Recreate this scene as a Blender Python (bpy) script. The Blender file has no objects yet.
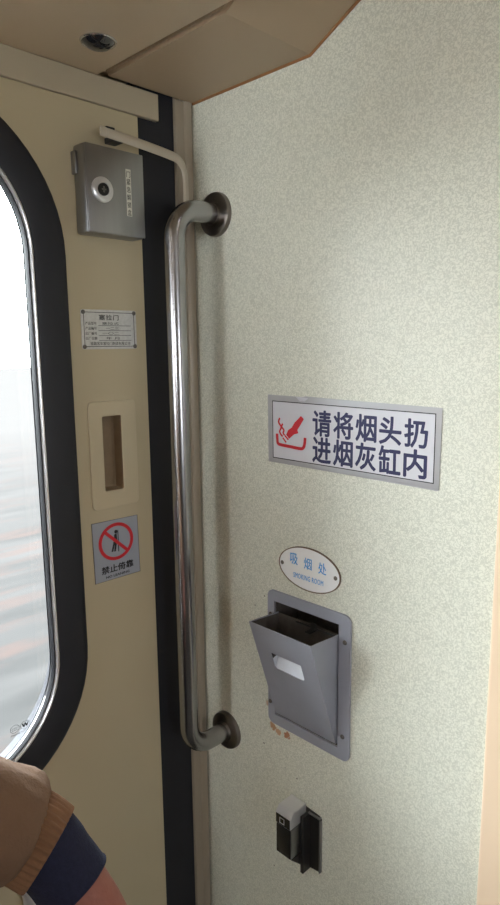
import bpy, bmesh, math, random
from mathutils import Vector, Matrix, noise
random.seed(4)
SC = bpy.context.scene
COL = SC.collection

# ------------------------------------------------------------------ camera, sky, exposure
cam_d = bpy.data.cameras.new('camera')
cam = bpy.data.objects.new('camera', cam_d)
COL.objects.link(cam)
SC.camera = cam
cam_d.sensor_fit = 'VERTICAL'
cam_d.sensor_height = 36.0
cam_d.lens = 36.0 * 640.75 / 905.0
cam_d.clip_start = 0.01
cam_d.clip_end = 500
yaw, pit, rol = 0.782355519, 0.166293515, -0.0111223785
fw = Vector((-math.sin(yaw) * math.cos(pit), math.cos(yaw) * math.cos(pit), -math.sin(pit)))
rt = fw.cross(Vector((0, 0, 1))).normalized()
up = rt.cross(fw)
cr, sr = math.cos(rol), math.sin(rol)
rt, up = cr * rt + sr * up, -sr * rt + cr * up
cam.matrix_world = Matrix(((rt.x, up.x, -fw.x, 0.8345), (rt.y, up.y, -fw.y, -0.7167), (rt.z, up.z, -fw.z, 1.55), (0, 0, 0, 1)))

SKY = 21.5
world = bpy.data.worlds.new('overcast_sky')
SC.world = world
world.use_nodes = True
nt = world.node_tree
nt.nodes.clear()
wo = nt.nodes.new('ShaderNodeOutputWorld')
bg = nt.nodes.new('ShaderNodeBackground')
tc = nt.nodes.new('ShaderNodeTexCoord')
sx = nt.nodes.new('ShaderNodeSeparateXYZ')
rp = nt.nodes.new('ShaderNodeValToRGB')
rp.color_ramp.elements[0].position = 0.0
rp.color_ramp.elements[0].color = (0.94, 0.97, 1.0, 1)
rp.color_ramp.elements[1].position = 0.9
rp.color_ramp.elements[1].color = (0.92, 0.96, 1.0, 1)
nt.links.new(tc.outputs['Generated'], sx.inputs[0])
nt.links.new(sx.outputs['Z'], rp.inputs[0])
nt.links.new(rp.outputs[0], bg.inputs[0])
bg.inputs[1].default_value = SKY
nt.links.new(bg.outputs[0], wo.inputs[0])


def portal(loc, roty, sy, sz):
    l = bpy.data.lights.new('opening_portal', 'AREA')
    l.shape = 'RECTANGLE'
    l.size, l.size_y = sz, sy
    l.cycles.is_portal = True
    o = bpy.data.objects.new('opening_portal', l)
    COL.objects.link(o)
    o.location = loc
    o.rotation_euler = (0, roty, 0)
    return o


portal((-0.075, -0.55, 1.385), -math.pi / 2, 0.66, 1.02)
portal((2.575, -0.85, 1.40), math.pi / 2, 0.38, 0.46)
for px_, pz_, sx_, sz_ in ((0.15, 1.50, 0.28, 0.42), (0.975, 1.405, 0.37, 0.53)):  # portals for the two added back-wall openings
    bp_ = portal((px_, -1.965, pz_), 0, sz_, sx_)
    bp_.rotation_euler = (math.pi / 2, 0, math.pi)
FILL_LAMP = 0.25

SC.view_settings.view_transform = 'Standard'
SC.view_settings.look = 'None'
SC.view_settings.gamma = 1
SC.view_settings.use_curve_mapping = False
SC.view_settings.exposure = 0.0
SC.cycles.max_bounces = 10
SC.cycles.diffuse_bounces = 6
SC.cycles.transparent_max_bounces = 12
SC.cycles.use_denoising = True


# ------------------------------------------------------------------ materials
def lin(c):
    return tuple((v / 255 / 12.92) if v / 255 <= 0.04045 else ((v / 255 + 0.055) / 1.055) ** 2.4 for v in c)


def mat(name, rgb, rough=0.5, metal=0.0, var=0.0, vscale=20, bump=0.0, bscale=200, stretch=None, spec=0.5, coat=0.0):
    m = bpy.data.materials.new(name)
    m.use_nodes = True
    n = m.node_tree
    b = n.nodes['Principled BSDF']
    c = lin(rgb) + (1,)
    b.inputs['Base Color'].default_value = c
    b.inputs['Roughness'].default_value = rough
    b.inputs['Metallic'].default_value = metal
    b.inputs['Specular IOR Level'].default_value = spec
    b.inputs['Coat Weight'].default_value = coat
    t = n.nodes.new('ShaderNodeTexCoord')
    mp = n.nodes.new('ShaderNodeMapping')
    if stretch:
        mp.inputs['Scale'].default_value = stretch
    n.links.new(t.outputs['Object'], mp.inputs[0])
    if var:
        nz = n.nodes.new('ShaderNodeTexNoise')
        nz.inputs['Scale'].default_value = vscale
        nz.inputs['Detail'].default_value = 5
        n.links.new(mp.outputs[0], nz.inputs['Vector'])
        mx = n.nodes.new('ShaderNodeMix')
        mx.data_type = 'RGBA'
        mx.inputs[6].default_value = tuple(v * (1 - var) for v in c[:3]) + (1,)
        mx.inputs[7].default_value = tuple(min(1, v * (1 + var)) for v in c[:3]) + (1,)
        n.links.new(nz.outputs['Fac'], mx.inputs[0])
        n.links.new(mx.outputs[2], b.inputs['Base Color'])
    if bump:
        nz = n.nodes.new('ShaderNodeTexNoise')
        nz.inputs['Scale'].default_value = bscale
        nz.inputs['Detail'].default_value = 3
        n.links.new(mp.outputs[0], nz.inputs['Vector'])
        bp = n.nodes.new('ShaderNodeBump')
        bp.inputs['Strength'].default_value = bump
        bp.inputs['Distance'].default_value = 0.002
        n.links.new(nz.outputs['Fac'], bp.inputs['Height'])
        n.links.new(bp.outputs[0], b.inputs['Normal'])
    return m


def laminate(name):
    """pale laminate with a fine worm-like fleck, rust-coloured glue stains by the ashtray and small nicks"""
    m = mat(name, (229, 230, 216), 0.38)
    n = m.node_tree
    b = n.nodes['Principled BSDF']
    t = n.nodes.new('ShaderNodeTexCoord')
    nz = n.nodes.new('ShaderNodeTexNoise')
    nz.inputs['Scale'].default_value = 250
    nz.inputs['Detail'].default_value = 1.0
    nz.inputs['Distortion'].default_value = 0.6
    n.links.new(t.outputs['Object'], nz.inputs['Vector'])
    r = n.nodes.new('ShaderNodeValToRGB')
    e = r.color_ramp.elements
    e[0].position = 0.40
    e[0].color = lin((231, 232, 217)) + (1,)
    e[1].position = 0.62
    e[1].color = lin((231, 232, 217)) + (1,)
    k = e.new(0.50)
    k.color = lin((202, 204, 188)) + (1,)
    n.links.new(nz.outputs['Fac'], r.inputs[0])
    last = r.outputs[0]

    def blot(last, p, rad, col, jag, nscale, amt):
        d = n.nodes.new('ShaderNodeVectorMath')
        d.operation = 'DISTANCE'
        n.links.new(t.outputs['Object'], d.inputs[0])
        d.inputs[1].default_value = p
        z = n.nodes.new('ShaderNodeTexNoise')
        z.inputs['Scale'].default_value = nscale
        n.links.new(t.outputs['Object'], z.inputs['Vector'])
        a = n.nodes.new('ShaderNodeMath')
        a.operation = 'MULTIPLY_ADD'
        n.links.new(z.outputs['Fac'], a.inputs[0])
        a.inputs[1].default_value = jag
        n.links.new(d.outputs['Value'], a.inputs[2])
        mr = n.nodes.new('ShaderNodeMapRange')
        mr.inputs['From Min'].default_value = rad + jag * 0.5
        mr.inputs['From Max'].default_value = rad * 0.8 + jag * 0.5
        mr.inputs['To Max'].default_value = amt
        n.links.new(a.outputs[0], mr.inputs['Value'])
        mx = n.nodes.new('ShaderNodeMix')
        mx.data_type = 'RGBA'
        n.links.new(mr.outputs[0], mx.inputs[0])
        n.links.new(last, mx.inputs[6])
        mx.inputs[7].default_value = lin(col) + (1,)
        return mx.outputs[2]

    last = blot(last, (0.1690, 0, 0.9240), 0.007, (190, 140, 95), 0.012, 160, 0.9)
    last = blot(last, (0.1810, 0, 0.9190), 0.006, (205, 160, 120), 0.012, 190, 0.9)
    last = blot(last, (0.2000, 0, 0.9210), 0.007, (185, 125, 85), 0.014, 150, 0.95)
    last = blot(last, (0.1600, 0, 0.9600), 0.006, (200, 160, 125), 0.012, 140, 0.7)
    last = blot(last, (0.1580, 0, 1.0200), 0.005, (205, 180, 150), 0.012, 140, 0.6)
    for q, rr in (((0.1480, 0, 0.8826), 0.0016), ((0.2215, 0, 0.853), 0.0014), ((0.196, 0, 0.86), 0.001), ((0.13, 0, 1.125), 0.0013), ((0.152, 0, 1.147), 0.0013), ((0.17, 0, 0.66), 0.0014)):
        last = blot(last, q, rr, (70, 60, 50), 0.0006, 300, 0.9)
    n.links.new(last, b.inputs['Base Color'])
    bp = n.nodes.new('ShaderNodeBump')
    bp.inputs['Strength'].default_value = 0.12
    bp.inputs['Distance'].default_value = 0.001
    n.links.new(nz.outputs['Fac'], bp.inputs['Height'])
    n.links.new(bp.outputs[0], b.inputs['Normal'])
    return m


def glass_mat():
    m = bpy.data.materials.new('window_glass')
    m.use_nodes = True
    n = m.node_tree
    n.nodes.clear()
    o = n.nodes.new('ShaderNodeOutputMaterial')
    mx = n.nodes.new('ShaderNodeMixShader')
    tr = n.nodes.new('ShaderNodeBsdfTransparent')
    tr.inputs[0].default_value = (0.93, 0.95, 0.95, 1)
    gl = n.nodes.new('ShaderNodeBsdfGlossy')
    gl.inputs['Roughness'].default_value = 0.02
    fr = n.nodes.new('ShaderNodeFresnel')
    fr.inputs[0].default_value = 1.3
    n.links.new(fr.outputs[0], mx.inputs[0])
    n.links.new(tr.outputs[0], mx.inputs[1])
    n.links.new(gl.outputs[0], mx.inputs[2])
    n.links.new(mx.outputs[0], o.inputs[0])
    return m


def emit(name, rgb, s):
    m = bpy.data.materials.new(name)
    m.use_nodes = True
    b = m.node_tree.nodes['Principled BSDF']
    b.inputs['Base Color'].default_value = (0.8, 0.8, 0.8, 1)
    b.inputs['Emission Color'].default_value = tuple(rgb) + (1,)
    b.inputs['Emission Strength'].default_value = s
    return m


def ground_mat():
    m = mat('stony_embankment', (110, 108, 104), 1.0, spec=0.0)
    n = m.node_tree
    b = n.nodes['Principled BSDF']
    t = n.nodes.new('ShaderNodeTexCoord')
    mp = n.nodes.new('ShaderNodeMapping')
    mp.inputs['Scale'].default_value = (1.5, 0.30, 1.0)
    n.links.new(t.outputs['Object'], mp.inputs[0])
    z1 = n.nodes.new('ShaderNodeTexNoise')
    z1.inputs['Scale'].default_value = 1.3
    z1.inputs['Detail'].default_value = 6
    z2 = n.nodes.new('ShaderNodeTexNoise')
    z2.inputs['Scale'].default_value = 2.3
    z2.inputs['Detail'].default_value = 3
    n.links.new(mp.outputs[0], z1.inputs['Vector'])
    n.links.new(mp.outputs[0], z2.inputs['Vector'])
    r1 = n.nodes.new('ShaderNodeValToRGB')
    r1.color_ramp.elements[0].position = 0.28
    r1.color_ramp.elements[0].color = (0.027, 0.027, 0.0265, 1)
    r1.color_ramp.elements[1].position = 0.72
    r1.color_ramp.elements[1].color = (0.046, 0.0445, 0.0435, 1)
    n.links.new(z1.outputs['Fac'], r1.inputs[0])
    mr = n.nodes.new('ShaderNodeMapRange')
    mr.inputs['From Min'].default_value = 0.5
    mr.inputs['From Max'].default_value = 0.68
    mr.inputs['To Max'].default_value = 0.7
    n.links.new(z2.outputs['Fac'], mr.inputs['Value'])
    mx = n.nodes.new('ShaderNodeMix')
    mx.data_type = 'RGBA'
    n.links.new(mr.outputs[0], mx.inputs[0])
    n.links.new(r1.outputs[0], mx.inputs[6])
    mx.inputs[7].default_value = (0.050, 0.036, 0.032, 1)
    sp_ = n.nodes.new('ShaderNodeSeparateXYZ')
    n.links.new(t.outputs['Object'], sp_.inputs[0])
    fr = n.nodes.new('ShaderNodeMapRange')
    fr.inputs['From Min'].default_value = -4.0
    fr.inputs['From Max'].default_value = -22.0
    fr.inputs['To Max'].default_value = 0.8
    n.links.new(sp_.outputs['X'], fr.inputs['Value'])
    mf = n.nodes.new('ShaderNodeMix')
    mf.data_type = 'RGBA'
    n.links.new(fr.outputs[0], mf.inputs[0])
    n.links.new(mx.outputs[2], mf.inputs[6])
    mf.inputs[7].default_value = (0.062, 0.059, 0.057, 1)      # distance haze put into the colour: ground pales away from the track
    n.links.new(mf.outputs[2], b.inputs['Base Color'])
    return m


M = dict(
    wall=laminate('flecked_laminate'),
    cream=mat('cream_door_paint', (192, 180, 150), 0.38, var=0.04, vscale=6, bump=0.04, bscale=90),
    cream2=mat('cream_moulding', (198, 186, 156), 0.4, var=0.04, vscale=12),
    recess=mat('mottled_brown_recess', (142, 122, 96), 0.5, var=0.2, vscale=60),  # darker brown than the plate, with random mottling
    bar=mat('grey_beige_bar', (180, 170, 152), 0.4, var=0.05, vscale=20),
    header=mat('grey_beige_header', (180, 169, 146), 0.5, var=0.05, vscale=8),
    ceil=mat('lit_ceiling_panel', (222, 200, 174), 0.45, var=0.06, vscale=5, bump=0.03, bscale=60),  # flat panel colour lightened to carry the window light on it
    soffit=mat('shaded_soffit_panel', (170, 150, 124), 0.45, var=0.06, vscale=5, bump=0.03, bscale=60),  # boxed panel colour darkened to carry the weaker light there
    post=mat('tan_corner_moulding', (156, 145, 128), 0.35, var=0.05, vscale=15),
    doorpost=mat('beige_door_post', (232, 206, 176), 0.4, var=0.03, vscale=10),
    navy=mat('navy_rubber_seal', (18, 19, 29), 0.6, var=0.15, vscale=30, bump=0.06, bscale=120),
    rubber=mat('black_rubber_gasket', (26, 28, 36), 0.5, var=0.15, vscale=25, bump=0.03, bscale=160),
    bead=mat('bright_metal_bead', (222, 222, 224), 0.3, 0.7),
    glass=glass_mat(),
    steel=mat('brushed_stainless', (168, 168, 170), 0.24, 1.0, bump=0.05, bscale=400, stretch=(1, 1, 0.05)),
    steelbox=mat('brushed_box_steel', (152, 152, 152), 0.36, 1.0, var=0.12, vscale=60, stretch=(1, 1, 0.04), bump=0.05, bscale=300),
    flange=mat('worn_flange_steel', (124, 118, 112), 0.3, 1.0, var=0.2, vscale=70),
    chrome=mat('chrome', (214, 214, 216), 0.08, 1.0),
    darkglass=mat('dark_reflector', (26, 26, 30), 0.08, 0.0, coat=1.0),
    black=mat('black_gloss_plastic', (22, 22, 24), 0.22),
    blackm=mat('black_paint_metal', (36, 34, 33), 0.4, var=0.2, vscale=80),
    grey=mat('grey_enamel', (158, 161, 172), 0.36, 0.1, var=0.06, vscale=40, bump=0.03, bscale=300),
    lit_ramp=mat('lit_ramp_enamel', (206, 210, 218), 0.35, 0.2, var=0.06, vscale=80),  # finger-slot ramp, paled so the light it catches is in its colour
    soot=mat('sooty_metal', (84, 78, 72), 0.75, var=0.45, vscale=90),
    screw=mat('screw_steel', (120, 116, 112), 0.3, 1.0),
    silverfilm=mat('silver_film', (188, 188, 190), 0.32, 0.5, var=0.06, vscale=25, bump=0.05, bscale=40),
    signwhite=mat('silver_white_face', (214, 214, 219), 0.4, 0.1, var=0.03, vscale=30),
    ink=mat('navy_ink', (38, 40, 84), 0.5),
    red=mat('red_ink', (204, 34, 46), 0.45),
    blue=mat('blue_ink', (84, 170, 232), 0.5),
    oval=mat('cream_white_enamel', (248, 249, 249), 0.35, var=0.04, vscale=40),
    ovalrim=mat('brown_rim', (112, 92, 72), 0.5, var=0.2, vscale=60),
    signgrey=mat('blue_grey_sign_face', (160, 166, 178), 0.45, var=0.03, vscale=30),
    blackink=mat('black_ink', (24, 24, 28), 0.5),
    plate=mat('etched_aluminium_plate', (206, 206, 204), 0.4, 0.6, var=0.18, vscale=240),
    label=mat('white_paper_label', (216, 214, 204), 0.5, var=0.04, vscale=60),
    sealant=mat('orange_brown_sealant', (146, 102, 58), 0.6, var=0.3, vscale=60),
    jacket=mat('brown_cotton_twill', (128, 100, 78), 0.85, var=0.16, vscale=18, bump=0.5, bscale=320),
    rib=mat('brown_rib_knit', (140, 104, 76), 0.9, var=0.12, vscale=60, bump=0.4, bscale=500),
    knit=mat('navy_knit', (34, 38, 64), 0.9, var=0.35, vscale=260, bump=0.6, bscale=600),
    skin=mat('weathered_skin', (168, 108, 92), 0.5, var=0.14, vscale=45, bump=0.8, bscale=130),
    hair=mat('black_hair', (24, 22, 22), 0.6, bump=0.6, bscale=300),
    trousers=mat('dark_trousers', (48, 48, 56), 0.9, var=0.1, vscale=40),
    shoe=mat('black_leather', (26, 24, 24), 0.4),
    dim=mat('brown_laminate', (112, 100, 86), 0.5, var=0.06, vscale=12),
    floor=mat('grey_rubber_floor', (84, 81, 76), 0.6, var=0.15, vscale=60),
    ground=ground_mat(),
)


# ------------------------------------------------------------------ helpers
def origin(p):
    v = Vector((0, 0, 0))
    while p is not None:
        v += p.location
        p = p.parent
    return v


def link(name, me, m, parent=None, at=None):
    """one mesh object; me holds world coordinates"""
    o = bpy.data.objects.new(name, me)
    COL.objects.link(o)
    if parent is not None:
        o.parent = parent
        off = origin(parent)
    else:
        off = Vector(at) if at else Vector((0, 0, 0))
        o.location = off
    if off.length:
        me.transform(Matrix.Translation(-off))
    me.materials.clear()
    me.materials.append(M[m] if isinstance(m, str) else m)
    return o


def obj(name, bm, m, parent=None, at=None, smooth=False):
    me = bpy.data.meshes.new(name)
    bmesh.ops.recalc_face_normals(bm, faces=bm.faces)
    bm.to_mesh(me)
    bm.free()
    if smooth:
        for p in me.polygons:
            p.use_smooth = True
        if smooth != 'all':
            me.set_sharp_from_angle(angle=math.radians(40))
    return link(name, me, m, parent, at)


def thing(name, loc, label, cat, group=None):
    o = bpy.data.objects.new(name, None)
    o.empty_display_size = 0.05
    COL.objects.link(o)
    o.location = loc
    o['label'] = label
    o['category'] = cat
    if group:
        o['group'] = group
    return o


def struct(o):
    o['kind'] = 'structure'
    return o


# wall frames: (u, v, n) -> world; n points into the room
ML = Matrix(((0, 0, 1, 0), (1, 0, 0, 0), (0, 1, 0, 0), (0, 0, 0, 1)))     # left wall: u = y, v = z, n = +x
MR = Matrix(((1, 0, 0, 0), (0, 0, -1, 0), (0, 1, 0, 0), (0, 0, 0, 1)))    # right wall: u = x, v = z, n = -y


def box(bm, a, b, bev=0.0, seg=2):
    a, b = Vector(a), Vector(b)
    r = bmesh.ops.create_cube(bm, size=1)
    vs = r['verts']
    for v in vs:
        v.co = Vector(((a[i] + b[i]) / 2 + v.co[i] * abs(b[i] - a[i]) for i in range(3)))
    if bev:
        es = set(e for v in vs for e in v.link_edges)
        bmesh.ops.bevel(bm, geom=list(es), offset=bev, segments=seg, affect='EDGES', profile=0.5)


def boxw(bm, W, u0, u1, v0, v1, n0, n1, bev=0.0):
    p, q = W @ Vector((u0, v0, n0)), W @ Vector((u1, v1, n1))
    box(bm, [min(p[i], q[i]) for i in range(3)], [max(p[i], q[i]) for i in range(3)], bev)


def rrect(u0, u1, v0, v1, r, seg=10, inset=0.0):
    u0, u1, v0, v1 = u0 + inset, u1 - inset, v0 + inset, v1 - inset
    r = max(r - inset, 0.0005)
    out = []
    for cu, cv, a0 in ((u1 - r, v1 - r, 0), (u0 + r, v1 - r, 90), (u0 + r, v0 + r, 180), (u1 - r, v0 + r, 270)):
        for i in range(seg + 1):
            a = math.radians(a0 + 90 * i / seg)
            out.append((cu + r * math.cos(a), cv + r * math.sin(a)))
    return out


def ellipse(cu, cv, a, b, seg=48):
    return [(cu + a * math.cos(2 * math.pi * i / seg), cv + b * math.sin(2 * math.pi * i / seg)) for i in range(seg)]


def shape(loops, W, n0, n1, bev=0.0):
    """flat plate with outline loops[0] and holes loops[1:], between heights n0 and n1 on wall W -> mesh"""
    cu = bpy.data.curves.new('tmp', 'CURVE')
    cu.dimensions = '2D'
    cu.fill_mode = 'BOTH'
    h = (n1 - n0) / 2
    cu.extrude = h - bev
    cu.bevel_depth = bev
    cu.bevel_resolution = 2
    cu.offset = -bev
    for lp in loops:
        s = cu.splines.new('POLY')
        s.points.add(len(lp) - 1)
        for i, p in enumerate(lp):
            s.points[i].co = (p[0], p[1], 0, 1)
        s.use_cyclic_u = True
    return curve_mesh(cu, W @ Matrix.Translation((0, 0, (n0 + n1) / 2)))


def curve_mesh(cu, X):
    o = bpy.data.objects.new('tmp', cu)
    COL.objects.link(o)
    dg = bpy.context.evaluated_depsgraph_get()
    me = bpy.data.meshes.new_from_object(o.evaluated_get(dg))
    bpy.data.objects.remove(o)
    bpy.data.curves.remove(cu)
    me.transform(X)
    return me


def text_mesh(s, W, n, u0, u1, v0, v1, bold=0.0, depth=0.0003, spacing=1.0):
    cu = bpy.data.curves.new('tmp', 'FONT')
    cu.body = s
    cu.size = 1.0
    cu.extrude = 0.01
    cu.resolution_u = 3
    cu.space_character = spacing
    me = curve_mesh(cu, Matrix())
    xs = [v.co.x for v in me.vertices]
    ys = [v.co.y for v in me.vertices]
    if not xs:
        return me
    if bold:
        ms = [me.copy() for _ in range(7)]
        for k, m_ in enumerate(ms):
            m_.transform(Matrix.Translation((bold * math.cos(k * math.pi / 4), bold * math.sin(k * math.pi / 4), (k + 1) * 7e-8 / depth)))
        me = join([me] + ms)
        xs = [v.co.x for v in me.vertices]
        ys = [v.co.y for v in me.vertices]
    X = Matrix.Translation((u0, v0, n)) @ Matrix.Diagonal(((u1 - u0) / (max(xs) - min(xs)), (v1 - v0) / (max(ys) - min(ys)), depth / 0.01, 1)) @ Matrix.Translation((-min(xs), -min(ys), 0))
    me.transform(W @ X)
    return me


def join(meshes):
    bm = bmesh.new()
    for me in meshes:
        bm.from_mesh(me)
        bpy.data.meshes.remove(me)
    me = bpy.data.meshes.new('joined')
    bm.to_mesh(me)
    bm.free()
    return me


def stroke(pts, w, W, n0, n1):
    """polyline of width w as flat raised strips"""
    out = []
    P = [Vector(p) for p in pts]
    L, R = [], []
    for i, p in enumerate(P):
        d = (P[min(i + 1, len(P) - 1)] - P[max(i - 1, 0)]).normalized()
        q = Vector((-d.y, d.x)) * w / 2
        L.append(p + q)
        R.append(p - q)
    return shape([[tuple(v) for v in L] + [tuple(v) for v in reversed(R)]], W, n0, n1)


def smooth_path(pts, sub=6):
    P = [Vector(p) for p in pts]
    out = []
    for i in range(len(P) - 1):
        p0, p1, p2, p3 = P[max(i - 1, 0)], P[i], P[i + 1], P[min(i + 2, len(P) - 1)]
        for k in range(sub):
            t = k / sub
            out.append(0.5 * ((2 * p1) + (p2 - p0) * t + (2 * p0 - 5 * p1 + 4 * p2 - p3) * t * t + (3 * p1 - p0 - 3 * p2 + p3) * t ** 3))
    out.append(P[-1])
    return out


def sweep(bm, pts, radii, seg=16, upv=(0, 0, 1), cap=True, mod=None):
    """tube along pts; radii = r or (ra, rb) per point; mod(i, ang, p) scales the radius"""
    P = [Vector(p) for p in pts]
    n = len(P)
    if not isinstance(radii, (list, tuple)):
        radii = [radii] * n
    a = None
    rings = []
    for i in range(n):
        t = (P[min(i + 1, n - 1)] - P[max(i - 1, 0)]).normalized()
        if a is None:
            a = Vector(upv) - t * t.dot(Vector(upv))
            if a.length < 1e-4:
                a = Vector((1, 0, 0)) - t * t.x
        else:
            a = a - t * t.dot(a)
        a.normalize()
        b = t.cross(a)
        ra, rb = radii[i] if isinstance(radii[i], (list, tuple)) else (radii[i], radii[i])
        ring = []
        for k in range(seg):
            g = 2 * math.pi * k / seg
            q = a * ra * math.cos(g) + b * rb * math.sin(g)
            if mod:
                q *= mod(i, g, P[i] + q)
            ring.append(bm.verts.new(P[i] + q))
        rings.append(ring)
    for r0, r1 in zip(rings, rings[1:]):
        for k in range(seg):
            bm.faces.new((r0[k], r0[(k + 1) % seg], r1[(k + 1) % seg], r1[k]))
    if cap:
        bm.faces.new(rings[0][::-1])
        bm.faces.new(rings[-1])


def lathe(bm, c, axis, prof, seg=32):
    """prof: (radius, height along axis)"""
    ax = Vector(axis).normalized()
    a = ax.orthogonal().normalized()
    b = ax.cross(a)
    c = Vector(c)
    rings = []
    for r, h in prof:
        if r < 1e-6:
            rings.append([bm.verts.new(c + ax * h)])
        else:
            rings.append([bm.verts.new(c + ax * h + (a * math.cos(2 * math.pi * k / seg) + b * math.sin(2 * math.pi * k / seg)) * r) for k in range(seg)])
    for r0, r1 in zip(rings, rings[1:]):
        if len(r0) == 1 and len(r1) == 1:
            continue
        for k in range(seg):
            j = (k + 1) % seg
            if len(r0) == 1:
                bm.faces.new((r0[0], r1[j], r1[k]))
            elif len(r1) == 1:
                bm.faces.new((r0[k], r0[j], r1[0]))
            else:
                bm.faces.new((r0[k], r0[j], r1[j], r1[k]))


def ringstrip(bm, W, loopf, prof, close=False):
    """prof: list of (inset, height); loopf(inset) -> outline"""
    rows = []
    for o, h in prof:
        rows.append([bm.verts.new(W @ Vector((p[0], p[1], h))) for p in loopf(o)])
    if close:
        rows.append(rows[0])
    for r0, r1 in zip(rows, rows[1:]):
        n = len(r0)
        for k in range(n):
            j = (k + 1) % n
            bm.faces.new((r0[k], r0[j], r1[j], r1[k]))


def screw(parent, W, u, v, n, r=0.003, name='screw', m='screw', h=0.0014):
    bm = bmesh.new()
    c = W @ Vector((u, v, n))
    ax = W.to_3x3() @ Vector((0, 0, 1))
    lathe(bm, c, ax, [(r, -0.0004), (r, h * 0.4), (r * 0.75, h * 0.85), (r * 0.35, h), (r * 0.28, h * 0.5), (0, h * 0.45)], 16)
    return obj(name, bm, m, parent, smooth=True)


def prism(bm, poly, y0, y1):
    """polygon in xz extruded along y"""
    a = [bm.verts.new((p[0], y0, p[1])) for p in poly]
    b = [bm.verts.new((p[0], y1, p[1])) for p in poly]
    n = len(poly)
    for k in range(n):
        j = (k + 1) % n
        bm.faces.new((a[k], a[j], b[j], b[k]))
    bm.faces.new(a[::-1])
    bm.faces.new(b)


def rect(u0, u1, v0, v1):
    return [(u0, v0), (u1, v0), (u1, v1), (u0, v1)]


# ------------------------------------------------------------------ the shell
XB, YB = 2.5, -1.9          # far side wall and back wall
WIN = (-0.865, -0.2385, 0.89, 1.88, 0.205)


def win_loop(o):
    return rrect(*WIN, seg=16, inset=o)


bm = bmesh.new()
box(bm, (-0.06, YB - 0.06, -0.05), (XB + 0.06, 0.06, 0.0))
struct(obj('floor', bm, 'floor'))

struct(link('wall_left', shape([rect(YB, 0.0, 0, 2.14), win_loop(0.010)], ML, -0.06, -0.0315), 'header'))

RH = rect(0.1769, 0.3045, 0.9497, 1.1468)
struct(link('wall_right', shape([rect(-0.06, 0.58, 0, 2.14), RH], MR, -0.055, 0.0), 'wall'))
MO = Matrix(((0, 0, -1, 0), (1, 0, 0, 0), (0, 1, 0, 0), (0, 0, 0, 1)))
struct(link('wall_far', shape([rect(YB, 0.06, 0, 2.14), rrect(-1.03, -0.67, 1.18, 1.62, 0.10, 12)], MO, -XB - 0.05, -XB), 'dim'))
MB_ = Matrix(((1, 0, 0, 0), (0, 0, 1, 0), (0, 1, 0, 0), (0, 0, 0, 1)))
struct(link('wall_back', shape([rect(0, XB, 0, 2.14), rrect(0.02, 0.28, 1.30, 1.70, 0.05, 8), rrect(0.80, 1.15, 1.15, 1.66, 0.05, 8)], MB_, YB - 0.05, YB), 'dim'))  # both openings are added, out of view, to light the right wall
bm = bmesh.new()
box(bm, (0.62, 0.0, 0), (XB, 0.05, 2.14))
struct(obj('door_2', bm, 'dim'))

# ceiling: flat panel, with a boxed-in panel along the right wall that turns up a sloped end
ceil_root = struct(link('ceiling', shape([[(YB, 1.925), (-0.1742, 1.925), (-0.1742, 1.944), (0.0, 1.944), (0.0, 2.14), (YB, 2.14)]], ML, -0.03, 0.272), 'ceil'))
bm = bmesh.new()
prism(bm, [(0.0015, 1.9285), (0.2435, 1.9285), (0.56, 2.0905), (XB, 2.0905), (XB, 2.14), (0.0015, 2.14)], -0.1590, -0.0005)
bmesh.ops.bevel(bm, geom=[e for e in bm.edges if all(abs(v.co.y + 0.1590) < 1e-5 and v.co.z < 2.1 and v.co.x < 0.6 for v in e.verts) and abs(e.verts[0].co.x - e.verts[1].co.x) > 0.05], offset=0.004, segments=3, affect='EDGES')
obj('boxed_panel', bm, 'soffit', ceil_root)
link('flat_panel', shape([rect(YB, -0.1742, 1.925, 2.14)], ML, 0.272, XB), 'ceil', ceil_root)
bm = bmesh.new()
sweep(bm, [(0.0, -0.0006, 1.9282), (0.2433, -0.0006, 1.9282), (0.56, -0.0006, 2.0902)], [(0.0026, 0.0022)] * 3, 10)
obj('sealant_line', bm, 'sealant', ceil_root)

# header above the door
bm = bmesh.new()
boxw(bm, ML, YB, -0.0695, 1.887, 1.9245, -0.031, 0.004, 0.001)
struct(obj('trim_1', bm, 'header'))
# navy rubber seal between door leaf and corner
bm = bmesh.new()
boxw(bm, ML, -0.1045, -0.0345, 0.0, 1.9405, -0.0312, -0.004, 0.002)
struct(obj('trim_2', bm, 'navy'))
# corner moulding: flat strip and a half-round against the right wall
bm = bmesh.new()
prof = [(-0.0312, -0.0345), (-0.001, -0.0352), (0.0008, -0.034), (0.001, -0.019)]
for i in range(9):
    a = math.pi * (1 - i / 8)
    prof.append((0.0010 + 0.0045 * math.sin(a), -0.0095 + 0.0085 * math.cos(a)))
prof += [(0.0012, -0.0004), (-0.0312, -0.0004)]
va = [bm.verts.new((p[0], p[1], 0.0)) for p in prof]
vb = [bm.verts.new((p[0], p[1], 1.928)) for p in prof]
for k in range(len(prof)):
    j = (k + 1) % len(prof)
    bm.faces.new((va[k], va[j], vb[j], vb[k]))
bm.faces.new(va)
bm.faces.new(vb)
struct(obj('trim_3', bm, 'post', smooth=True))
# door post closing the right wall
bm = bmesh.new()
box(bm, (0.5315, -0.012, 0.0), (0.625, 0.05, 2.135), 0.005, 4)
struct(obj('trim_4', bm, 'doorpost', smooth=True))

# door leaf with window opening and pull pocket
pocket = rect(-0.1938, -0.1602, 1.331, 1.446)
door = struct(link('door_1', shape([rect(-0.985, -0.106, 0.0, 1.8865), win_loop(0.004), rrect(-0.1938, -0.1602, 1.331, 1.446, 0.002, 3)], ML, -0.031, 0.0, 0.001), 'cream'))
bm = bmesh.new()
boxw(bm, ML, YB, -0.99, 0.0, 1.8865, -0.031, -0.004)
struct(obj('trim_5', bm, 'cream'))

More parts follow.
